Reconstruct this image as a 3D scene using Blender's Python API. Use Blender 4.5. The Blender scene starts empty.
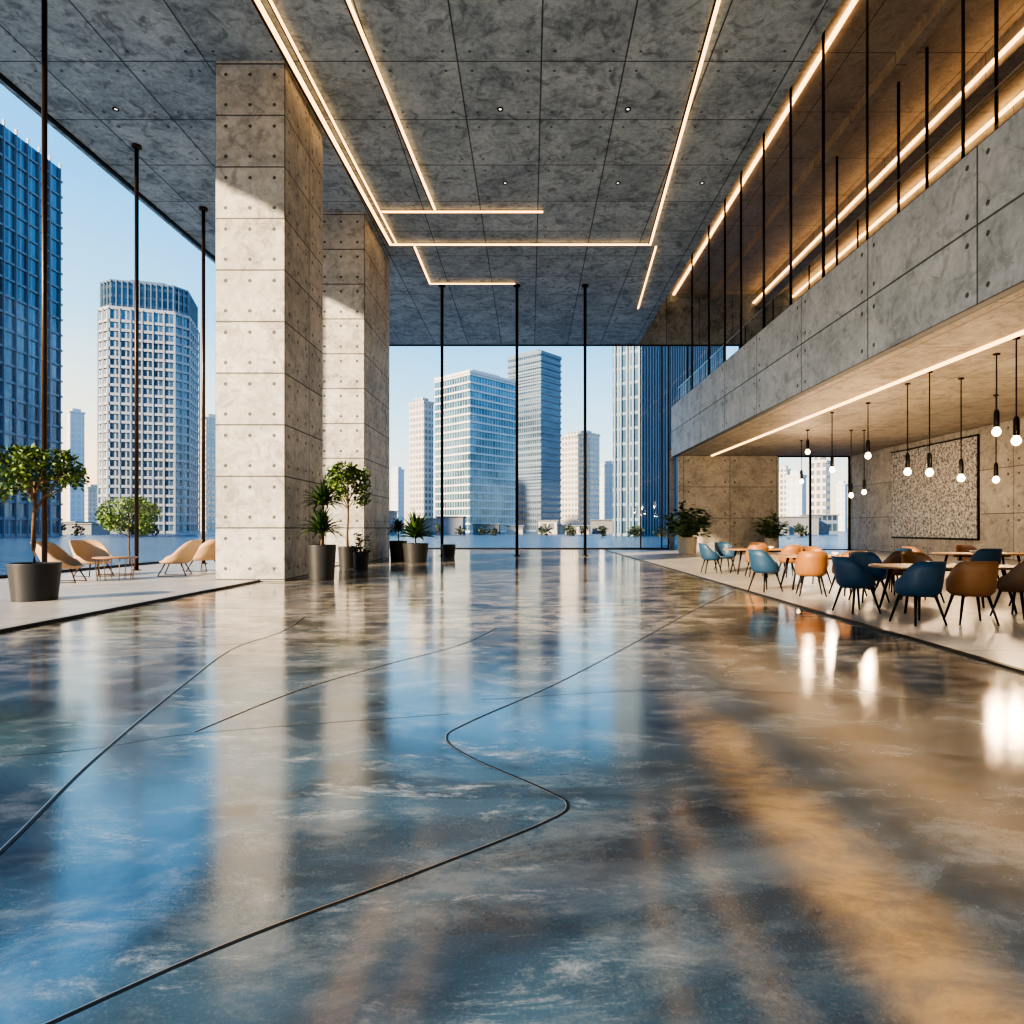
import bpy, math, random
from mathutils import Vector, Matrix
random.seed(7)
scene = bpy.context.scene
COL = scene.collection
R = math.radians

# ------------------------------------------------------------ node helpers
class NT:
    def __init__(s, name):
        s.m = bpy.data.materials.new(name); s.m.use_nodes = True
        s.t = s.m.node_tree; s.t.nodes.clear()
        s.out = s.t.nodes.new('ShaderNodeOutputMaterial')
    def n(s, typ, **kw):
        nd = s.t.nodes.new(typ)
        for k, v in kw.items(): setattr(nd, k, v)
        return nd
    def put(s, sock, v):
        if v is None: return
        if isinstance(v, bpy.types.NodeSocket): s.t.links.new(v, sock)
        elif isinstance(v, (tuple, list)) and len(v) == 3 and sock.type == 'RGBA': sock.default_value = (*v, 1)
        else: sock.default_value = v
    def math(s, op, a, b=None, c=None):
        nd = s.n('ShaderNodeMath', operation=op)
        s.put(nd.inputs[0], a); s.put(nd.inputs[1], b)
        if c is not None: s.put(nd.inputs[2], c)
        return nd.outputs[0]
    def mix(s, f, a, b, blend='MIX'):
        nd = s.n('ShaderNodeMix', data_type='RGBA', blend_type=blend)
        s.put(nd.inputs[0], f); s.put(nd.inputs[6], a); s.put(nd.inputs[7], b)
        return nd.outputs[2]
    def noise(s, vec, scale, detail=4, rough=.55, dist=0):
        nd = s.n('ShaderNodeTexNoise')
        s.put(nd.inputs['Vector'], vec); nd.inputs['Scale'].default_value = scale
        nd.inputs['Detail'].default_value = detail; nd.inputs['Roughness'].default_value = rough
        nd.inputs['Distortion'].default_value = dist
        return nd.outputs[0]
    def rng(s, v, a, b, c=0., d=1., smooth=True):
        nd = s.n('ShaderNodeMapRange', interpolation_type='SMOOTHSTEP' if smooth else 'LINEAR')
        s.put(nd.inputs[0], v)
        for i, q in enumerate((a, b, c, d)): s.put(nd.inputs[i+1], q)
        return nd.outputs[0]
    def pos(s, obj=False):
        if obj: return s.n('ShaderNodeTexCoord').outputs['Object']
        return s.n('ShaderNodeNewGeometry').outputs['Position']
    def sep(s, v):
        nd = s.n('ShaderNodeSeparateXYZ'); s.put(nd.inputs[0], v); return nd.outputs
    def comb(s, x, y, z=0.):
        nd = s.n('ShaderNodeCombineXYZ')
        for i, q in enumerate((x, y, z)): s.put(nd.inputs[i], q)
        return nd.outputs[0]
    def vmul(s, v, k):
        nd = s.n('ShaderNodeVectorMath', operation='MULTIPLY'); s.put(nd.inputs[0], v); nd.inputs[1].default_value = k
        return nd.outputs[0]
    def bump(s, h, strength=.3, dist=.02):
        nd = s.n('ShaderNodeBump'); s.put(nd.inputs['Height'], h)
        nd.inputs['Strength'].default_value = strength; nd.inputs['Distance'].default_value = dist
        return nd.outputs[0]
    def bsdf(s, color, rough=.5, metal=0., normal=None, ior=None, **kw):
        b = s.n('ShaderNodeBsdfPrincipled')
        s.put(b.inputs['Base Color'], color); s.put(b.inputs['Roughness'], rough); s.put(b.inputs['Metallic'], metal)
        if normal is not None: s.put(b.inputs['Normal'], normal)
        if ior: s.put(b.inputs['IOR'], ior)
        for k, v in kw.items(): s.put(b.inputs[k], v)
        s.t.links.new(b.outputs[0], s.out.inputs[0]); return b

def simple(name, col, rough=.5, metal=0., var=.15, scale=8.):
    t = NT(name); nz = t.noise(t.pos(True), scale, 3)
    lo = tuple(c*(1-var) for c in col); hi = tuple(min(1, c*(1+var)) for c in col)
    b = t.bsdf(t.mix(nz, lo, hi), rough, metal)
    return t.m

def concrete(name, lo, hi, pu, pv, ou=0., ov=0., horiz=False, holes=True, rough=.6, hin=.3, lw=.018, hr=.045, midhole=False, stain=.0):
    t = NT(name); P = t.pos(); x, y, z = t.sep(P)
    if horiz: u, v = x, y
    else: u, v = t.math('ADD', x, y), z
    def cell(c, o, p):
        f = t.math('FRACT', t.math('DIVIDE', t.math('SUBTRACT', c, o), p))
        return t.math('MULTIPLY', t.math('ABSOLUTE', t.math('SUBTRACT', f, .5)), p)
    fu, fv = cell(u, ou, pu), cell(v, ov, pv)
    lu = t.rng(fu, pu/2-lw, pu/2-lw*.5); lv = t.rng(fv, pv/2-lw, pv/2-lw*.5)
    line = t.math('MAXIMUM', lu, lv)
    idu = t.math('FLOOR', t.math('DIVIDE', t.math('SUBTRACT', u, ou), pu))
    idv = t.math('FLOOR', t.math('DIVIDE', t.math('SUBTRACT', v, ov), pv))
    wn = t.n('ShaderNodeTexWhiteNoise', noise_dimensions='2D'); t.put(wn.inputs['Vector'], t.comb(idu, idv))
    n1 = t.noise(P, .9, 5, .62, .4); n2 = t.noise(P, 6., 5, .7); n3 = t.noise(P, 40., 2, .6)
    f = t.math('ADD', t.math('MULTIPLY', t.rng(n1, .3, .7), .45), t.math('MULTIPLY', t.rng(n2, .3, .7), .4))
    f = t.math('ADD', f, t.math('MULTIPLY', wn.outputs[0], .2))
    col = t.mix(f, lo, hi)
    if stain:
        n4 = t.noise(P, 1.7, 7, .75, 1.2)
        col = t.mix(t.math('MULTIPLY', t.rng(n4, .52, .36), stain), col, tuple(c*.35 for c in lo))
    pits = t.rng(n3, .35, .29)
    mask = line
    if holes:
        def dots(cu, cv):
            du = t.math('SUBTRACT', fu, cu); dv = t.math('SUBTRACT', fv, cv)
            dd = t.math('SQRT', t.math('ADD', t.math('MULTIPLY', du, du), t.math('MULTIPLY', dv, dv)))
            return t.rng(dd, hr, hr*.7)
        mask = t.math('MAXIMUM', mask, dots(pu/2-hin, pv/2-hin))
        if midhole: mask = t.math('MAXIMUM', mask, dots(0., pv/2-hin))
    col = t.mix(t.math('MULTIPLY', pits, .6), col, tuple(c*.45 for c in lo))
    col = t.mix(t.math('MULTIPLY', mask, .88), col, tuple(c*.15 for c in lo))
    h = t.math('SUBTRACT', t.math('ADD', t.math('MULTIPLY', n2, .3), t.math('MULTIPLY', n3, .15)), t.math('MULTIPLY', mask, 1.2))
    t.bsdf(col, rough, 0, t.bump(h, .55, .03))
    return t.m

def emis(name, col, s):
    t = NT(name); e = t.n('ShaderNodeEmission'); t.put(e.inputs[0], col); e.inputs[1].default_value = s
    t.t.links.new(e.outputs[0], t.out.inputs[0]); return t.m

def facade(name, glass, glass2, frame, fu=1.8, fz=3.4, lu=.12, lz=.35, rough=.15, metal=.5, off=0.):
    t = NT(name); x, y, z = t.sep(t.pos(True)); u = t.math('ADD', x, y)
    a = t.math('DIVIDE', u, fu); b = t.math('DIVIDE', z, fz)
    wn = t.n('ShaderNodeTexWhiteNoise', noise_dimensions='2D')
    t.put(wn.inputs['Vector'], t.comb(t.math('FLOOR', a), t.math('FLOOR', b)))
    big = t.noise(t.pos(True), .05, 3, .5, .5)
    col = t.mix(t.math('ADD', t.math('MULTIPLY', wn.outputs[0], .35), t.math('MULTIPLY', t.rng(big, .35, .65), .65)), glass, glass2)
    m = t.math('MAXIMUM', t.math('LESS_THAN', t.math('FRACT', a), lu), t.math('LESS_THAN', t.math('FRACT', b), lz))
    col = t.mix(m, col, frame)
    t.bsdf(col, t.rng(m, 0, 1, rough, .6), t.rng(m, 0, 1, metal, 0.))
    return t.m

# ------------------------------------------------------------ materials
M = {}
M['col1'] = concrete('concrete_column_a', (.25,.255,.255), (.60,.60,.58), 1.83, 1.35, ou=8.51, ov=.05, hin=.28, midhole=True, hr=.052, stain=.45, lw=.022)
M['col2'] = concrete('concrete_column_b', (.25,.255,.255), (.60,.60,.58), 1.83, 1.35, ou=16.56, ov=.05, hin=.28, midhole=True, hr=.055, stain=.45, lw=.024)
M['ceil'] = concrete('concrete_ceiling', (.14,.19,.245), (.44,.53,.61), 2.2, 2.4, ou=.3, horiz=True, hin=.35, lw=.024, hr=.045, stain=.6)
M['fascia'] = concrete('concrete_fascia', (.30,.36,.42), (.58,.65,.72), 4.2, 1.615, ou=9.4, ov=5.92, hin=.3, lw=.03, hr=.065, stain=.4)
M['soffit'] = concrete('concrete_soffit', (.22,.20,.17), (.42,.38,.32), 3.2, 3.2, horiz=True, holes=False, stain=.5)
M['wallw'] = concrete('concrete_wall_grey', (.24,.235,.22), (.50,.485,.45), 2.9, 1.95, ou=.3, ov=.07, hin=.3, hr=.06, stain=.4)
M['upper'] = concrete('upper_ceiling_concrete', (.34,.29,.24), (.64,.57,.49), 2.1, 3., horiz=True, holes=False, rough=.5, stain=.3)
M['stone'] = concrete('stone_floor', (.34,.33,.31), (.60,.58,.54), 2.4, 2.4, horiz=True, holes=False, rough=.28, lw=.012)
M['black'] = simple('black_metal', (.015,.014,.014), .35, .6)
M['bronze'] = simple('bronze_metal', (.05,.03,.02), .35, .7)
M['led'] = emis('led_warm', (1, .55, .21), 3.0)
M['bulb'] = emis('bulb_warm', (1, .70, .36), 9.)
M['spot'] = emis('downlight', (1, .9, .75), 1.5)
M['wood'] = simple('oak_wood', (.36,.20,.09), .4, 0, .25, 3)
M['blue'] = simple('blue_upholstery', (.018,.062,.125), .5, 0, .15, 30)
M['tan'] = simple('tan_leather', (.28,.13,.05), .5, 0, .15, 30)
M['brown'] = simple('brown_leather', (.13,.066,.036), .5, 0, .15, 30)
M['cream'] = simple('cream_upholstery', (.50,.33,.19), .6, 0, .1, 30)
M['pot'] = simple('dark_planter', (.025,.028,.032), .5, 0, .2, 4)
M['potl'] = simple('grey_planter', (.42,.40,.36), .6, 0, .15, 4)
M['soil'] = simple('soil', (.05,.03,.02), .9, 0, .3, 30)
M['bark'] = simple('bark', (.13,.08,.045), .85, 0, .35, 20)
M['leafd'] = simple('leaf_dark', (.025,.065,.028), .45, 0, .5, 4)
M['leafm'] = simple('leaf_mid', (.07,.145,.03), .5, 0, .5, 4)
M['leafl'] = simple('leaf_light', (.17,.26,.05), .5, 0, .4, 4)
M['leafs'] = simple('shore_leaf', (.025,.045,.025), .6, 0, .4, 1)
M['white'] = simple('white_ceramic', (.75,.72,.66), .3)
M['slab'] = simple('building_slab', (.58,.58,.56), .6, 0, .1, .2)
M['slabg'] = simple('building_slab_grey', (.32,.35,.38), .6, 0, .1, .2)
M['slabb'] = simple('building_slab_blue', (.13,.19,.25), .5, .2, .1, .2)
M['roofw'] = simple('lowrise_pale', (.22,.23,.24), .6)
M['inlay'] = simple('inlay_dark', (.008,.008,.008), .4, .3)
M['inlaym'] = simple('inlay_steel', (.6,.58,.55), .3, .9)

def glassmat():
    t = NT('window_glass')
    tr = t.n('ShaderNodeBsdfTransparent'); t.put(tr.inputs[0], (.97,.985,.99))
    gl = t.n('ShaderNodeBsdfGlossy'); gl.inputs['Roughness'].default_value = .02
    lw = t.n('ShaderNodeLayerWeight'); lw.inputs[0].default_value = .5
    f = t.math('MULTIPLY_ADD', t.math('POWER', lw.outputs['Facing'], 6.), .35, .02)
    mx = t.n('ShaderNodeMixShader'); t.put(mx.inputs[0], f)
    t.t.links.new(tr.outputs[0], mx.inputs[1]); t.t.links.new(gl.outputs[0], mx.inputs[2])
    t.t.links.new(mx.outputs[0], t.out.inputs[0]); return t.m
M['glass'] = glassmat()

def floormat():
    t = NT('polished_floor'); P = t.pos(); x, y, z = t.sep(P)
    V = t.vmul(P, (.55, .9, 1))
    n1 = t.noise(V, .35, 6, .6, 1.2)
    n2 = t.noise(V, .8, 7, .66, 1.0)
    n5 = t.noise(V, 3.0, 7, .74, .4)
    ns = t.noise(t.vmul(P, (1.0, 2.8, 1)), 1.4, 8, .80, .5)
    n3 = t.noise(P, 70., 3, .7, .3)
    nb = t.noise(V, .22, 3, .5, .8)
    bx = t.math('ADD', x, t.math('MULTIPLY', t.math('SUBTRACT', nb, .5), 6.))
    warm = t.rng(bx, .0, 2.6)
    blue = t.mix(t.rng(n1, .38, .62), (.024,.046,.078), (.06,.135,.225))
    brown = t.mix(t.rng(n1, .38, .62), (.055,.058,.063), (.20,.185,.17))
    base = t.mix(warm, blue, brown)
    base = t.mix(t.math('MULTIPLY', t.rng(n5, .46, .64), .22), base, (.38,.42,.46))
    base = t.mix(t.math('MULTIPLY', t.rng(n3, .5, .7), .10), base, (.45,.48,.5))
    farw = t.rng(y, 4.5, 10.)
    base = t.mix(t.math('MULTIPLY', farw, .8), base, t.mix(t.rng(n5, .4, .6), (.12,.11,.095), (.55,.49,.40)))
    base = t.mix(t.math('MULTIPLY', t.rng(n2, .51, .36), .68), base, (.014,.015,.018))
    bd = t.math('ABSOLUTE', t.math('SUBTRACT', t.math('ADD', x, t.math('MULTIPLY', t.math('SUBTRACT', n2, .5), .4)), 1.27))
    reflect_band = t.math('MULTIPLY', t.rng(bd, .36, .0), t.rng(y, 6.2, 3.6))  # warm golden reflection streak painted into the floor colour
    base = t.mix(t.math('MULTIPLY', reflect_band, t.math('MULTIPLY_ADD', t.rng(n5, .35, .6), .4, .28)), base, (.50,.32,.13))
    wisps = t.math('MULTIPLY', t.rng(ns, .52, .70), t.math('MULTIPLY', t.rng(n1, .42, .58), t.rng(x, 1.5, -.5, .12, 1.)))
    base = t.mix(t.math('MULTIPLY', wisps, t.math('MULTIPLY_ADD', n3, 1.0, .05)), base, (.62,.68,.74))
    rough = t.math('ADD', t.rng(n1, .3, .7, .05, .11), t.math('MULTIPLY', wisps, .12))
    rough = t.math('ADD', rough, t.math('MULTIPLY', n5, .05))
    h = t.math('ADD', t.math('MULTIPLY', n3, .09), t.math('MULTIPLY', n5, .10))
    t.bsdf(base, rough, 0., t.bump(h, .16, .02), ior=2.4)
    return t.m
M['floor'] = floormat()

def artmat():
    t = NT('speckled_art'); P = t.pos()
    vo = t.n('ShaderNodeTexVoronoi'); t.put(vo.inputs['Vector'], P); vo.inputs['Scale'].default_value = 12.
    n = t.noise(P, 7., 8, .85, .6)
    f = t.math('ADD', t.rng(n, .47, .54), t.rng(vo.outputs[0], .3, .2, 0., .4))
    t.bsdf(t.mix(f, (.60,.61,.62), (.12,.12,.125)), .6)
    return t.m
M['art'] = artmat()

def groundmat():
    t = NT('waterfront_water'); P = t.pos()
    n = t.noise(P, .03, 5, .6); n2 = t.noise(t.vmul(P, (.25, 1, 1)), .5, 5, .65)
    t.bsdf(t.mix(n, (.03,.08,.13), (.09,.17,.23)), .22, 0, t.bump(n2, .9, .8), ior=1.25)
    return t.m
M['ground'] = groundmat()

# ------------------------------------------------------------ mesh builder
class MB:
    def __init__(s): s.v=[]; s.f=[]; s.mi=[]; s.sm=[]; s.mats=[]
    def mat(s, k):
        if k not in s.mats: s.mats.append(k)
        return s.mats.index(k)
    def add(s, vs, fs, k, smooth=False, M4=None):
        o = len(s.v); i = s.mat(k)
        for p in vs: s.v.append(tuple(M4 @ Vector(p)) if M4 else tuple(p))
        for f in fs: s.f.append(tuple(o+a for a in f)); s.mi.append(i); s.sm.append(smooth)
    def box(s, a, b, k, M4=None):
        x0,y0,z0=a; x1,y1,z1=b
        s.add([(x0,y0,z0),(x1,y0,z0),(x1,y1,z0),(x0,y1,z0),(x0,y0,z1),(x1,y0,z1),(x1,y1,z1),(x0,y1,z1)],
              [(0,3,2,1),(4,5,6,7),(0,1,5,4),(1,2,6,5),(2,3,7,6),(3,0,4,7)], k, False, M4)
    def tube(s, pts, rad, k, n=8, M4=None, caps=True):
        rs = rad if isinstance(rad,(list,tuple)) else [rad]*len(pts)
        vs=[]; fs=[]
        pts=[Vector(p) for p in pts]
        for i,p in enumerate(pts):
            d=(pts[min(i+1,len(pts)-1)]-pts[max(i-1,0)]).normalized()
            a=d.cross(Vector((0,0,1)));
            if a.length<.05: a=Vector((1,0,0))
            a.normalize(); b=d.cross(a)
            for j in range(n):
                t=2*math.pi*j/n; vs.append(p+(a*math.cos(t)+b*math.sin(t))*rs[i])
        for i in range(len(pts)-1):
            for j in range(n):
                fs.append((i*n+j,i*n+(j+1)%n,(i+1)*n+(j+1)%n,(i+1)*n+j))
        if caps:
            fs.append(tuple(range(n-1,-1,-1))); fs.append(tuple((len(pts)-1)*n+j for j in range(n)))
        s.add(vs,fs,k,n>6,M4)
    def lathe(s, prof, k, n=28, c=(0,0,0), M4=None, smooth=True):
        vs=[]; fs=[]
        for r,z in prof:
            for j in range(n):
                t=2*math.pi*j/n; vs.append((c[0]+r*math.cos(t),c[1]+r*math.sin(t),c[2]+z))
        for i in range(len(prof)-1):
            for j in range(n): fs.append((i*n+j,i*n+(j+1)%n,(i+1)*n+(j+1)%n,(i+1)*n+j))
        s.add(vs,fs,k,smooth,M4)
    def obj(s, name, loc=(0,0,0), rotz=0., bevel=0.):
        me=bpy.data.meshes.new(name); me.from_pydata(s.v,[],s.f); me.update()
        for k in s.mats: me.materials.append(M[k])
        me.polygons.foreach_set('material_index',s.mi); me.polygons.foreach_set('use_smooth',s.sm)
        ob=bpy.data.objects.new(name,me); COL.objects.link(ob); ob.location=loc; ob.rotation_euler[2]=rotz
        if bevel:
            b=ob.modifiers.new('bevel','BEVEL'); b.width=bevel; b.segments=2; b.limit_method='ANGLE'
        return ob
def boxobj(name,a,b,k,bevel=0.):
    m=MB(); m.box(a,b,k); return m.obj(name,bevel=bevel)

CZ=13.65; XL=-14.3; YF=42.8; XB=9.3; YB=-7.0
# ------------------------------------------------------------ shell
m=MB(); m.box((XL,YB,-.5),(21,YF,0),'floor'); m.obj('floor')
m=MB(); m.box((XL,YB,0),(-7.1,YF-.1,.04),'stone'); m.box((-7.1,YB,0),(-7.04,16.7,.045),'inlay'); m.obj('floor_lounge_platform')
m=MB(); m.box((4.8,YB,0),(20.1,40,.02),'stone'); m.box((4.73,YB,0),(4.8,40,.03),'inlay'); m.obj('floor_dining_platform')
m=MB(); m.box((XL-.3,YB,CZ),(7.25,YF+.3,CZ+.9),'ceil'); m.box((7.05,YB,CZ+.9),(7.25,YF+.3,17.2),'ceil'); m.obj('ceiling')
boxobj('ceiling_upper',(7.25,YB,17.0),(18.2,YF+.3,17.3),'upper')
boxobj('concrete_column',(-8.24,16.75,0),(-6.41,19.8,CZ),'col1',.02)
boxobj('concrete_column.001',(-8.24,24.8,0),(-6.41,29.2,CZ),'col2',.02)
m=MB(); m.box((XB,YB,5.92),(20.4,41,6.6),'soffit'); m.obj('ceiling_dining')
m=MB(); m.box((XB-.25,YB+.1,5.92),(XB,41,9.15),'fascia'); m.obj('balcony_parapet',bevel=.02)
boxobj('wall_right',(20.1,YB,0),(20.4,40.3,5.92),'wallw')
m=MB(); m.box((XL-.3,YB-.3,8),(20.4,YB,17.3),'wallw'); m.box((9.3,YB-.3,0),(20.4,YB,8),'wallw'); m.obj('wall_back_light_block')  # unseen wall behind the camera, added to cut ambient sky light
boxobj('wall_upper_right',(17.6,YB,6.6),(17.9,YF,17.0),'wallw')
boxobj('wall_dining_end',(XB,40,0),(15.5,40.4,5.92),'wallw')
boxobj('wall_gallery_header',(7.25,YF-.1,CZ),(17.6,YF+.3,17.0),'ceil')
m=MB(); m.box((14.95,YB,16.1),(15.5,YF-.1,17.0),'upper'); m.box((12.0,YB,16.6),(12.35,YF-.1,17.0),'upper'); m.obj('trim_1')
for (xa,xb,z) in [(9.5,9.64,16.9),(14.82,14.94,16.35),(17.4,17.55,16.75)]:
    boxobj('led_strip_gallery',(xa,YB+.1,z),(xb,YF-.2,z+.07),'led')
boxobj('led_strip_dining',(11.25,YB+.1,5.86),(11.37,39.8,5.92),'led')

# glazing
def glazing(name, axis, c, a, b, z0, z1, mull, th=.05, tran=()):
    m=MB()
    if axis=='x':
        m.add([(c,a,z0),(c,b,z0),(c,b,z1),(c,a,z1)],[(0,1,2,3)],'glass')
        for q in mull: m.box((c-.06,q-th/2,z0),(c+.06,q+th/2,z1),'black')
        for z in (z0,z1-.08)+tuple(tran): m.box((c-.06,a,z),(c+.06,b,z+.08),'black')
    else:
        m.add([(a,c,z0),(b,c,z0),(b,c,z1),(a,c,z1)],[(0,1,2,3)],'glass')
        for q in mull: m.box((q-th/2,c-.06,z0),(q+th/2,c+.06,z1),'black')
        for z in (z0,z1-.08)+tuple(tran): m.box((a,c-.06,z),(b,c+.06,z+.08),'black')
    return m.obj(name)
glazing('window_1','x',XL,YB,YF,0.04,CZ,[YF-.05,33.5])
glazing('window_2','y',YF,XL,XB,0.0,CZ,[-10,7.4,8.8,9.25],.08)
glazing('window_3','y',40.2,15.5,20.1,0.0,5.92,[15.55,17.6,20.05],.12)
glazing('window_4','y',YF,XB,17.6,6.6,CZ,[10.5,12,14,16],.1)
glazing('window_back_added','y',YB-.1,XL,XB,0.0,8,[-10,-5,0,5],.1)  # unseen glazing behind the camera, added to let cool sky light in
boxobj('wall_end_filler',(XB,YF-.3,0),(XB+.3,YF,6.6),'wallw')

def rod(x,y,z0,z1,r=.06,k='bronze',nm='steel_mullion'):
    m=MB(); m.tube([(0,0,z0),(0,0,z1)],r,k,10); m.lathe([(0,z0+.03),(r*2.2,z0+.03),(r*2.2,z0)],k,12)
    m.lathe([(0,z1),(r*2.4,z1),(r*2.4,z1-.08),(r,z1-.1)],k,12); m.obj(nm,(x,y,0))
rod(-11.0,14.5,.04,CZ,.055); rod(-12.6,20.5,.04,CZ,.06); rod(-12.5,24.5,.04,CZ,.065)
for x in (-4.44,-.66,2.78): rod(x,32.3,0,CZ,.075,'black')
for d in (36.2,32.8,30.1,27.8,25.1,22.5,20.0,17.4,13.55):
    m=MB(); m.tube([(9.17,d,9.15),(9.17,d,17.0)],.05 if d>18 else .035,'black',8); m.obj('gallery_rod')
for d in (26.9,22.4,20.8,17.7):
    m=MB(); m.tube([(12.9,d,6.6),(12.9,d,17.0)],.05,'black',8); m.obj('gallery_rod')
m=MB()
for i in range(14):
    y0=-4+i*3.2; m.add([(9.4,y0,9.15),(9.4,y0+3.1,9.15),(9.4,y0+3.1,10.25),(9.4,y0,10.25)],[(0,1,2,3)],'glass'); m.box((9.38,y0-.06,6.6),(9.42,y0-.03,10.25),'black')
m.box((9.385,-4,10.25),(9.415,40.8,10.28),'inlaym')
m.obj('glass_balustrade')

# ceiling LED lines (suspended profiles just under the ceiling plane)
def strip(p,q,w=.09,drop=.10):
    p=Vector((*p,0)); q=Vector((*q,0)); d=(q-p).normalized(); s=Vector((-d.y,d.x,0))*w
    m=MB()
    def slab(off,hw,k,za,zb):
        o=s.normalized()*off; h=s.normalized()*hw
        vs=[p+o-h,q+o-h,q+o+h,p+o+h]; vs=[(v.x,v.y,za) for v in vs]+[(v.x,v.y,zb) for v in vs]
        m.add(vs,[(0,3,2,1),(4,5,6,7),(0,1,5,4),(1,2,6,5),(2,3,7,6),(3,0,4,7)],k)
    slab(0,w*.36,'led',CZ-drop,CZ-drop+.05); slab(0,w*.12,'bronze',CZ-drop+.05,CZ)
    slab(w*.7,w*.22,'bronze',CZ-drop,CZ-drop+.04)
    m.obj('led_strip')
strip((-6.33,12),(-5.95,27.4),.14,.16); strip((-6.05,12),(-5.72,27.4),.07)
strip((-4.35,12),(-3.64,24.5),.10); strip((-5.78,24.65),(.5,24.65),.1)
strip((-5.9,27.5),(5.2,27.5),.12); strip((4.18,12),(5.16,27.4),.11)
strip((-5.0,27.7),(-4.98,31.9),.1); strip((-4.98,31.9),(-.75,31.9),.1); strip((5.45,27.7),(5.99,35.5),.1)
for (X,d) in ((-12.1,18.7),(-.87,18.7),(2.86,18.7),(-.88,22.7),(3.12,22.7),(6.1,22.7)):
    m=MB(); m.lathe([(0,CZ-.015),(.04,CZ-.015)],'spot',16); m.lathe([(.04,CZ-.015),(.07,CZ-.04),(.09,CZ-.03),(.09,CZ)],'black',16)
    m.obj('ceiling_downlight',(X,d,0))

# floor inlays
def catmull(P,n=12):
    out=[]; P=[P[0]]+P+[P[-1]]
    for i in range(1,len(P)-2):
        a,b,c,d=[Vector(q) for q in P[i-1:i+3]]
        for j in range(n):
            t=j/n; out.append(.5*((2*b)+(c-a)*t+(2*a-5*b+4*c-d)*t*t+(-a+3*b-3*c+d)*t**3))
    out.append(Vector(P[-1])); return out
def inlay(i,pts,w=.014):
    c=catmull(pts); m=MB()
    for k,off,hw,z in (('inlay',0,w,.002),('inlaym',w*1.4,w*.4,.003)):
        vs=[];fs=[]
        for j,p in enumerate(c):
            d=(c[min(j+1,len(c)-1)]-c[max(j-1,0)]).normalized(); s=Vector((-d.y,d.x))
            a=p+s*(off-hw); b=p+s*(off+hw); vs+= [(a.x,a.y,z),(b.x,b.y,z)]
        for j in range(len(c)-1): fs.append((2*j,2*j+2,2*j+3,2*j+1))
        m.add(vs,fs,k)
    m.obj('trim_floor_inlay')
inlay(1,[(-1.9,1.2),(-1.355,1.806),(-.985,2.175),(-.517,2.545),(.047,3.017),(.191,3.223),(.08,3.42),(-.367,3.913),(-.553,4.267),(-.433,4.619),(.273,5.818),(1.375,8.),(2.817,10.93),(4.7,14.5)],.007)
inlay(2,[(-2.1,2.0),(-2.283,2.757),(-2.652,3.947),(-3.132,5.895),(-3.442,7.467),(-3.35,8.615),(-3.539,10.07)],.009)
inlay(3,[(-2.299,4.392),(-1.988,5.531),(-1.482,6.54),(-.838,7.658),(-.462,8.96)],.009)
inlay(4,[(-7,3.2),(-3.24,3.913),(-2.254,4.371),(-.602,4.817)],.003)
inlay(5,[(-.407,5.209),(1.469,5.531),(3.907,5.062),(4.7,4.9)],.003)
inlay(6,[(-7,6.6),(-3.6,7.7),(-.8,8.2)],.005)
inlay(7,[(-7,11.5),(-2,10.8),(1.4,11.6),(4.7,10.5)],.008)

# ------------------------------------------------------------ furniture
def bucket(m,k,rw=.27,rd=.25,seat=.45,hb=.38,hs=.24,flare=.06,th=.025,n=36,tilt=0.):
    def H(phi):
        c=(1-math.cos(phi))/2
        t=max(0,min(1,(c-.12)/.33)); t=t*t*(3-2*t)
        u=max(0,min(1,(c-.45)/.45)); u=u*u*(3-2*u)
        return t*hs+(hb-hs)*u
    vs=[];fs=[]
    rings=[('i',0),('i',.5),('i',.85),('w',.12),('w',.45),('w',.8),('w',1.),('o',1.),('o',.7),('o',.35),('o',.05),('b',.85),('b',.45),('b',0)]
    for typ,q in rings:
        for j in range(n):
            ph=2*math.pi*j/n; c,s=math.cos(ph),math.sin(ph); h=H(ph)+.015
            if typ=='i': r=q; z=seat-.02*(1-q*q); e=0
            elif typ=='w': r=1.; z=seat+h*q; e=flare*(q**.7)*(h/hb)
            elif typ=='o': r=1.; z=seat+h*q-(.0 if q==1 else .01); e=flare*(q**.7)*(h/hb)+th
            else: r=q; z=seat-.055-.01*(1-q); e=th*.3 if q>.5 else 0
            x=(rd*r+e)*c; y=(rw*r+e)*s
            if tilt and c<0: x-= tilt*max(0,z-seat)*(-c)
            vs.append((x,y,z))
    for i in range(len(rings)-1):
        for j in range(n): fs.append((i*n+j,i*n+(j+1)%n,(i+1)*n+(j+1)%n,(i+1)*n+j))
    m.add(vs,fs,k,True)
def chair(col,x,y,ang):
    m=MB(); bucket(m,col,.27,.26,.46,.44,.17,.035,tilt=.15)
    for sx in (-1,1):
        for sy in (-1,1):
            m.tube([(sx*.15,sy*.16,.42),(sx*.25,sy*.25,.0)],[.024,.013],'black',8)
    m.tube([(-.15,-.16,.40),(.15,.16,.40)],.014,'black',6); m.tube([(-.15,.16,.40),(.15,-.16,.40)],.014,'black',6)
    m.obj('dining_chair',(x,y,.02),R(ang))
def lounge(x,y,ang):
    m=MB(); bucket(m,'cream',.40,.36,.40,.60,.16,.10,.04,40,.35)
    for sx in (-1,1):
        for sy in (-1,1): m.tube([(sx*.2,sy*.22,.36),(sx*.36,sy*.34,.0)],[.02,.013],'bronze',8)
    m.tube([(.36,-.34,.01),(-.36,-.34,.01)],.01,'bronze',6); m.tube([(.36,.34,.01),(-.36,.34,.01)],.01,'bronze',6)
    m.obj('lounge_chair',(x,y,.04),R(ang))
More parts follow.
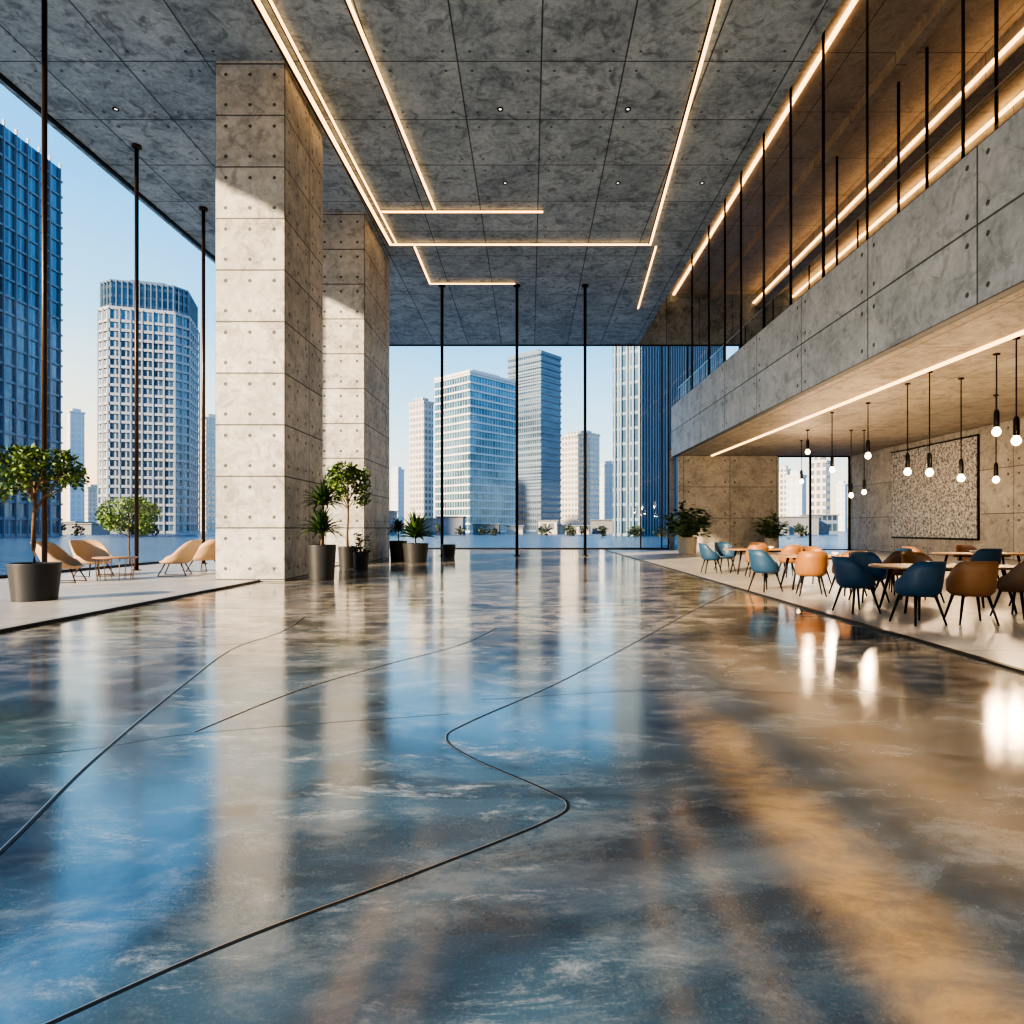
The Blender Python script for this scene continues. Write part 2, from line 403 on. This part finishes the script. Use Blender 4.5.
def table(x,y,L,W,ang=0,z0=.02):
    m=MB(); r=min(L,W)*.45; pts=[]
    for cx,cy,a0 in ((L/2-r,W/2-r,0),(-L/2+r,W/2-r,90),(-L/2+r,-W/2+r,180),(L/2-r,-W/2+r,270)):
        for k in range(9): a=R(a0+k*11.25); pts.append((cx+r*math.cos(a),cy+r*math.sin(a)))
    n=len(pts); lay=[(.97,.715),(1.,.725),(1.,.745),(.985,.755)]
    vs=[(px*s,py*s,z) for s,z in lay for px,py in pts]
    fs=[(i*n+j,i*n+(j+1)%n,(i+1)*n+(j+1)%n,(i+1)*n+j) for i in range(3) for j in range(n)]
    fs+=[tuple(range(n-1,-1,-1)),tuple(3*n+j for j in range(n))]
    m.add(vs,fs,'wood')
    for sx in (-1,1):
        for sy in (-1,1): m.tube([(sx*(L/2-.45),sy*(W/2-.3),.72),(sx*(L/2-.3),sy*(W/2-.2),0)],[.032,.018],'black',8)
    m.box((-L/2+.45,-.03,.66),(L/2-.45,.03,.715),'black')
    m.obj('dining_table',(x,y,z0),R(ang))
    for dx in (-.25,.3):
        b=MB(); b.lathe([(0,.0),(.05,.0),(.07,.03),(.09,.07),(.085,.07),(.06,.02),(0,.015)],'white',20); b.obj('ceramic_bowl',(x+dx,y+dx*.2,z0+.755))
table(6.95,10.7,2.4,1.15)
for c,x,y,a in (('blue',5.6,9.25,100),('tan',6.4,9.3,80),('brown',7.55,9.9,110),('blue',5.35,10.5,10),
                ('blue',6.35,12.0,-90),('tan',7.35,12.0,-85),('brown',8.75,11.1,185)):
    chair(c,x,y,a)
table(6.7,14.6,2.3,1.1)
for c,x,y,a in (('blue',5.15,14.0,20),('tan',5.75,13.1,75),('tan',6.55,13.2,100),('brown',7.6,13.4,110),('tan',7.1,15.9,-80),('blue',8.3,14.6,180)):
    chair(c,x,y,a)
table(7.0,19.3,2.3,1.1)
for c,x,y,a in (('blue',5.55,19.6,0),('tan',6.4,18.1,85),('tan',7.3,18.0,100),('blue',6.3,20.7,-85),('brown',7.4,20.6,-90)):
    chair(c,x,y,a)
table(11.3,16.0,2.3,1.1)
for c,x,y,a in (('blue',10.5,14.8,85),('tan',11.6,14.7,95),('tan',9.8,16.1,0),('brown',11.9,17.3,-90),('tan',12.8,16.0,180)):
    chair(c,x,y,a)
lounge(-11.7,16.1,15); lounge(-12.4,18.2,-25); lounge(-10.2,18.4,195); lounge(-10.3,20.2,170)
m=MB()
m.lathe([(0,.56),(.5,.56),(.52,.58),(.5,.60),(0,.60)],'wood',32)
for a in range(0,360,45):
    c,s=math.cos(R(a)),math.sin(R(a)); m.tube([(c*.46,s*.46,.56),(c*.40,s*.40,0)],.012,'wood',6)
m.tube([(math.cos(R(a))*.42,math.sin(R(a))*.42,.12) for a in range(0,361,15)],.012,'wood',6)
m.obj('coffee_table',(-10.95,16.9,.04))

# ------------------------------------------------------------ plants
def rv():
    while True:
        v=Vector((random.uniform(-1,1),random.uniform(-1,1),random.uniform(-1,1)))
        if .01<v.length<1: return v
def leaf(m,p,d,up,L,W,k):
    d=d.normalized(); s=d.cross(up)
    if s.length<.05: s=Vector((1,0,0))
    s.normalize(); u=s.cross(d)
    m.add([p,p+d*L*.45+s*W-u*W*.2,p+d*L-u*L*.12,p+d*L*.45-s*W-u*W*.2],[(0,1,2),(0,2,3)],k)
def pot(m,r,h,k='pot',taper=.85):
    m.lathe([(0,0),(r*taper,0),(r*taper,.01),(r,h-.02),(r,h),(r*.9,h),(r*.88,h-.06)],k,32)
    m.lathe([(0,h-.06),(r*.89,h-.06)],'soil',32)
def leafy_tree(name,x,y,z0,H,cw,ch,pr,ph,n=2200,k=('leafm','leafl','leafd'),lean=0,pk='pot',ls=.11,sprd=.17):
    m=MB()
    if ph: pot(m,pr,ph,pk)
    base=Vector((0,0,max(ph-.1,0))); top=Vector((lean,0,H-ch*.55))
    def path(a,b,w,j):
        return [a.lerp(b,t/4)+(rv()*w if 0<t<4 else Vector()) for t in range(5)]
    m.tube(path(base,top,.03,5),[.05,.042,.035,.03,.025],'bark',8)
    tips=[]
    for i in range(13):
        st=base.lerp(top,random.uniform(.62,1)); a=i*2.4
        e=Vector((math.cos(a)*cw*.42*random.uniform(.5,1)+lean,math.sin(a)*cw*.42*random.uniform(.5,1),H-ch*random.uniform(.15,.75)))
        m.tube(path(st,e,.04,5),[.02,.016,.013,.01,.006],'bark',6); tips.append(e)
        for q in range(3):
            e2=e+rv()*cw*.2; m.tube([e,e2],[.007,.003],'bark',5); tips.append(e2)
    for i in range(n):
        c=random.choice(tips)+rv()*cw*sprd
        q=Vector(((c.x-lean)/(cw/2),c.y/(cw/2),(c.z-(H-ch/2))/(ch/2)))
        if q.length>1: c=Vector((lean+q.normalized().x*cw/2,q.normalized().y*cw/2,H-ch/2+q.normalized().z*ch/2))
        leaf(m,c,rv()+Vector((0,0,-.1)),rv(),ls*random.uniform(.7,1.2),ls*.28,random.choice(k))
    return m.obj(name,(x,y,z0))
def blades(name,x,y,z0,pr,ph,n,L,W,stems,k=('leafd','leafm'),droop=.6,pk='pot'):
    m=MB(); pot(m,pr,ph,pk)
    for sx,sy,h in stems:
        b=Vector((sx,sy,ph-.06)); t=Vector((sx*1.3,sy*1.3,ph+h))
        if h>.05: m.tube([b,b.lerp(t,.5)+rv()*.02,t],[.035,.03,.025],'bark',8)
        for i in range(n):
            a=i*2.39996; el=R(85-75*(i/n)); Lq=L*random.uniform(.8,1.1)
            d=Vector((math.cos(a)*math.cos(el),math.sin(a)*math.cos(el),math.sin(el)))
            side=Vector((-math.sin(a),math.cos(a),0)); p=t.copy(); vs=[];fs=[]
            for q in range(7):
                f=q/6; w=W*(.45+1.3*f if f<.4 else (1-f)*1.6)*.95
                vs+=[p-side*w+Vector((0,0,w*.4)),p,p+side*w+Vector((0,0,w*.4))]
                p=p+d*(Lq/6); d=(d+Vector((0,0,-droop/6*(1+f*2)))).normalized()
            for q in range(6):
                fs+=[(3*q,3*q+1,3*q+4,3*q+3),(3*q+1,3*q+2,3*q+5,3*q+4)]
            m.add(vs,fs,random.choice(k),True)
    return m.obj(name,(x,y,z0))
def broadleaf(name,x,y,z0,pr,ph,n,H,spread,ls,k=('leafd','leafm'),pk='pot'):
    m=MB(); pot(m,pr,ph,pk)
    for i in range(n):
        a=i*2.4+random.uniform(-.3,.3); r=spread*math.sqrt(random.random()); h=random.uniform(.15,1)*H
        e=Vector((math.cos(a)*r,math.sin(a)*r,ph+h*(1-.3*r/spread)))
        b=Vector((math.cos(a)*.08,math.sin(a)*.08,ph-.06))
        m.tube([b,b.lerp(e,.5)+Vector((0,0,.08)),e],[.012,.009,.006],'leafm',5)
        for q in range(5):
            d=Vector((math.cos(a+q*1.3),math.sin(a+q*1.3),random.uniform(-.3,.6)))
            leaf(m,e-Vector((0,0,q*.06)),d,Vector((0,0,1)),ls*random.uniform(.7,1.2),ls*.27,random.choice(k))
    return m.obj(name,(x,y,z0))
leafy_tree('potted_tree',-9.36,12.1,.04,2.95,1.6,1.3,.42,.7,2400,ls=.10,sprd=.13)
leafy_tree('garden_tree',-16.9,27,-.5,3.25,2.3,1.7,0,0,3000,('leafl','leafm'),ls=.14)
blades('potted_dracaena',-5.6,17.2,0,.38,.95,70,.82,.06,[(0,0,.30),(.0,.1,1.05)],('leafd','leafd','leafm'),.8)
leafy_tree('potted_ficus',-6.35,22.3,0,3.7,1.75,1.7,.33,.75,1500,('leafd','leafm','leafl'),ls=.15,sprd=.13)
broadleaf('potted_shrub',-5.6,21.2,0,.26,.6,20,.9,.4,.28)
blades('potted_palm',-5.68,27.6,0,.38,.85,44,.72,.07,[(0,0,.4)],('leafm','leafd'),.9)
blades('potted_agave',-4.65,26.0,0,.52,.78,66,1.2,.10,[(0,0,.2)],('leafd','leafm'),.55)
m=MB(); pot(m,.35,.6); m.obj('planter',(-3.95,31,0))
broadleaf('potted_rubber_plant',8.1,33.2,.02,.45,.9,70,2.0,1.1,.5,('leafd','leafm'),'potl')
broadleaf('potted_rubber_plant',8.9,35.8,.02,.45,.9,60,1.7,1.,.5,('leafd','leafm'),'potl')
broadleaf('potted_rubber_plant',14.4,38.2,.02,.4,.8,60,1.7,.9,.46,('leafm','leafl'),'potl')

m=MB(); m.box((20.04,28.6,.85),(20.1,35.5,5.6),'black'); m.box((20.0,28.68,.93),(20.04,35.42,5.52),'art'); m.obj('wall_art')

# ------------------------------------------------------------ pendants
for i,(x,y,zb) in enumerate([(12.1,16.6,2.49),(11.55,15.2,2.07),(13,19.3,1.5),(11.55,18.5,1.6),(11.8,20,1.75),(12.2,23.1,2.6),(11.8,25,2.27),
        (15.8,21.7,1.63),(14.8,29.5,1.5),(15.4,29.5,1.65),(12.8,29.5,3.5),(14.0,33,2.4)]):
    m=MB(); z=zb+1.4
    m.tube([(0,0,z+.55),(0,0,5.92)],.018,'black',6)
    m.lathe([(0,.60),(.04,.58),(.065,.5),(.07,.15),(.06,.12),(0,.12)],'black',16,(0,0,z))
    m.lathe([(0,-.11),(.05,-.10),(.09,-.05),(.105,0),(.09,.05),(.06,.10),(.045,.14)],'bulb',20,(0,0,z))
    m.lathe([(0,5.92),(.08,5.92),(.08,5.88),(0,5.88)],'black',12)
    m.obj('pendant_lamp',(x,y,0))
    l=bpy.data.lights.new('pendant_glow','POINT'); l.energy=80; l.color=(1,.68,.40); l.shadow_soft_size=.14
    lo=bpy.data.objects.new('pendant_glow',l); COL.objects.link(lo); lo.location=(x,y,z-.3)

# ------------------------------------------------------------ city
m=MB(); m.box((-2500,YF+.3,-1.5),(2500,3500,-.5),'ground'); m.box((-2500,-300,-1.5),(XL-.3,YF+.3,-.5),'ground'); m.obj('waterfront_ground')
M['f_white']=facade('facade_white',(.03,.09,.15),(.15,.30,.42),(.45,.50,.53),1.6,3.2,.12,.0)
M['f_grey']=facade('facade_grey',(.04,.08,.13),(.16,.25,.34),(.30,.35,.40),1.6,3.1,.3,.0)
M['f_dark']=facade('facade_dark',(.03,.06,.10),(.11,.18,.26),(.16,.22,.28),1.5,3.2,.2,.3)
M['f_beige']=facade('facade_beige',(.24,.28,.31),(.38,.41,.42),(.52,.49,.44),2.4,3.4,.35,.4)
M['f_blue']=facade('facade_blue',(.04,.09,.15),(.13,.23,.33),(.18,.26,.33),3.,3.6,.15,.18)
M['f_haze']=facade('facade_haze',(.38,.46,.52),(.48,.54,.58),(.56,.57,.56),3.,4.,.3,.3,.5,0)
def tower(px,d,lp,rp,top,mat,th=40,slab=None,fin=None,fz=3.2,crown=True,fs=2.6,st=.9):
    s=640/d; X=(px-530)/s; a=lp/s/math.cos(R(th)); b=rp/s/math.sin(R(th)); H=(528-top)/s+1.9
    m=MB(); m.box((-a,0,0),(0,b,H),mat)
    if slab:
        k=0
        while k*fz<H-.5:
            z=k*fz; m.box((-a-.35,-.35,z),(.35,b+.35,z+st),slab); k+=1
    if fin:
        q=0.
        while q<=a: m.box((-q-.2,-.5,0),(-q+.2,0,H+1),fin); q+=fs
        q=0.
        while q<=b: m.box((0,q-.2,0),(.5,q+.2,H+1),fin); q+=fs
    if crown:
        m.box((-a*.8,b*.2,H),(-a*.2,b*.8,H+3),slab or mat); m.box((-a-.4,-.4,H-.3),(.4,b+.4,H+.9),slab or mat)
    return m.obj('skyscraper',(X,d,-.5),R(-th))
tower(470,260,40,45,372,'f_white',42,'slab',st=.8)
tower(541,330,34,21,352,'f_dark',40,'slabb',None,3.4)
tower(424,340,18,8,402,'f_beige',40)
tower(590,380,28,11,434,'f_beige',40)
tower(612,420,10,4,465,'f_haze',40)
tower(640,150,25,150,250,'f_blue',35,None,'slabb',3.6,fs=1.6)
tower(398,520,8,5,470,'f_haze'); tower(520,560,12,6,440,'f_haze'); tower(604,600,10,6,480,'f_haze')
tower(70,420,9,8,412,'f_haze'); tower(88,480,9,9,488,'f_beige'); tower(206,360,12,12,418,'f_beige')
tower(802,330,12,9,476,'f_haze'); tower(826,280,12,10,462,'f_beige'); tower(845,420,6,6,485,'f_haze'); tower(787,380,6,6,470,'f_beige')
m=MB(); H=86; m.box((-30,-55,0),(0,0,H),'f_blue')
z=0
while z<H: m.box((-30.3,-55.3,z),(.3,.3,z+.5),'slabb'); z+=3.6
q=-55.
while q<=0: m.box((0,q-.12,0),(.5,q+.12,H+1),'slabb'); q+=3.2
m.obj('skyscraper',(-110,150,-.5))
# chamfered tower with stepped crown
m=MB()
def cham(hw,hd,c,z0,z1,k):
    P=[(hw,-hd+c),(hw,hd-c),(hw-c,hd),(-hw+c,hd),(-hw,hd-c),(-hw,-hd+c),(-hw+c,-hd),(hw-c,-hd)]
    vs=[(a,b,z) for z in (z0,z1) for a,b in P]
    m.add(vs,[(j,(j+1)%8,8+(j+1)%8,8+j) for j in range(8)]+[tuple(range(8,16)),tuple(range(7,-1,-1))],k); return P
cham(13.6,12.6,4,0,76,'f_grey')
z=0
while z<74: cham(14.0,13.0,4,z,z+.9,'slabg'); z+=3.1
P=cham(13.0,12.0,3.8,76,85,'f_dark'); cham(13.9,12.9,4,75.5,76.6,'slabg'); cham(13.2,12.2,3.8,85,85.8,'slabb'); cham(8,7,3,85.8,88.0,'slabb')
for j in range(8):
    a=Vector(P[j]); b=Vector(P[(j+1)%8]); nn=max(2,int((b-a).length/1.6))
    for q in range(nn):
        c=a.lerp(b,q/nn)*1.03; m.box((c.x-.2,c.y-.2,76.6),(c.x+.2,c.y+.2,85.5),'slabb')
P=[(14.0,-9.0),(14.0,9.0),(10.0,13.0),(-10.0,13.0),(-14.0,9.0),(-14.0,-9.0),(-10.0,-13.0),(10.0,-13.0)]
for j in range(8):
    a=Vector(P[j]); b=Vector(P[(j+1)%8]); nn=max(2,int((b-a).length/3.2))
    for q in range(nn):
        c=a.lerp(b,q/nn); m.box((c.x-.2,c.y-.2,0),(c.x+.2,c.y+.2,76),'slabg')
m.obj('skyscraper',(-136,230,-.5),R(18))
m=MB()
for i in range(60):
    x=-260+i*9+random.uniform(-2,2); w=random.uniform(5,10); h=random.uniform(2,6.5); y=178+random.uniform(-5,12)
    if -8<x<62: y+=20
    if -125<x<-75: continue
    k=random.choice(['f_dark','roofw','f_grey','f_beige']); m.box((x,y,0),(x+w,y+8,h),k); m.box((x-.4,y-.4,h),(x+w+.4,y+8.4,h+.3),'roofw')
m.obj('waterfront_buildings',(0,0,-.5))
m=MB()
for i in range(80):
    c=Vector((random.uniform(-190,150),random.uniform(160,168) ,random.uniform(.9,1.8)))
    if 15<c.x: c.y=random.uniform(138,144)
    if -25<c.x<10 and i%3: continue
    m.tube([(c.x,c.y,0),(c.x,c.y,c.z)],.12,'bark',5)
    rr=random.uniform(.9,1.5)
    for j in range(60):
        leaf(m,c+rv()*rr,rv(),rv(),.8,.32,'leafs')
m.obj('waterfront_trees',(0,0,-.5))

# ------------------------------------------------------------ light
w=bpy.data.worlds.new('sky'); scene.world=w; w.use_nodes=True; nt=w.node_tree; nt.nodes.clear()
o=nt.nodes.new('ShaderNodeOutputWorld'); bg=nt.nodes.new('ShaderNodeBackground'); tc=nt.nodes.new('ShaderNodeTexCoord')
sp=nt.nodes.new('ShaderNodeSeparateXYZ')
def ramp(stops):
    rp=nt.nodes.new('ShaderNodeValToRGB'); nt.links.new(sp.outputs[2],rp.inputs[0])
    e=rp.color_ramp.elements; e[0].position=stops[0][0]; e[0].color=(*stops[0][1],1); e[1].position=stops[-1][0]; e[1].color=(*stops[-1][1],1)
    for p,c in stops[1:-1]:
        q=e.new(p); q.color=(*c,1)
    return rp
nt.links.new(tc.outputs['Generated'],sp.inputs[0])
r1=ramp([(0,(.98,.74,.48)),(.06,(.86,.78,.62)),(.14,(.48,.70,.82)),(.27,(.19,.50,.80)),(.45,(.09,.36,.78)),(1,(.05,.22,.66))])
r2=ramp([(0,(1.2,.70,.32)),(.09,(1.1,.79,.46)),(.18,(.76,.77,.66)),(.28,(.34,.62,.80)),(.42,(.13,.45,.80)),(1,(.05,.22,.66))])
mr=nt.nodes.new('ShaderNodeMapRange'); mr.interpolation_type='SMOOTHSTEP'; nt.links.new(sp.outputs[0],mr.inputs[0])
mr.inputs[1].default_value=-.15; mr.inputs[2].default_value=-.75
mx=nt.nodes.new('ShaderNodeMix'); mx.data_type='RGBA'; nt.links.new(mr.outputs[0],mx.inputs[0]); nt.links.new(r1.outputs[0],mx.inputs[6]); nt.links.new(r2.outputs[0],mx.inputs[7])
nt.links.new(mx.outputs[2],bg.inputs[0]); nt.links.new(bg.outputs[0],o.inputs[0])
bg.inputs[1].default_value=1.32
sun=bpy.data.lights.new('sun','SUN'); sun.energy=8.5; sun.color=(1,.74,.47); sun.angle=R(1.5)
so=bpy.data.objects.new('sun',sun); COL.objects.link(so)
so.rotation_euler=Vector((.66,.62,-.33)).to_track_quat('-Z','Y').to_euler()

cam=bpy.data.cameras.new('camera'); co=bpy.data.objects.new('camera',cam); COL.objects.link(co)
co.location=(0,0,1.4); co.rotation_euler=(R(90),0,0)
cam.sensor_width=36; cam.lens=36*640/1024; cam.shift_x=-18/1024; cam.shift_y=16/1024; cam.clip_end=5000; cam.clip_start=.05
scene.camera=co
scene.view_settings.view_transform='AgX'
try: scene.view_settings.look='AgX - High Contrast'
except Exception: pass
scene.view_settings.exposure=.62
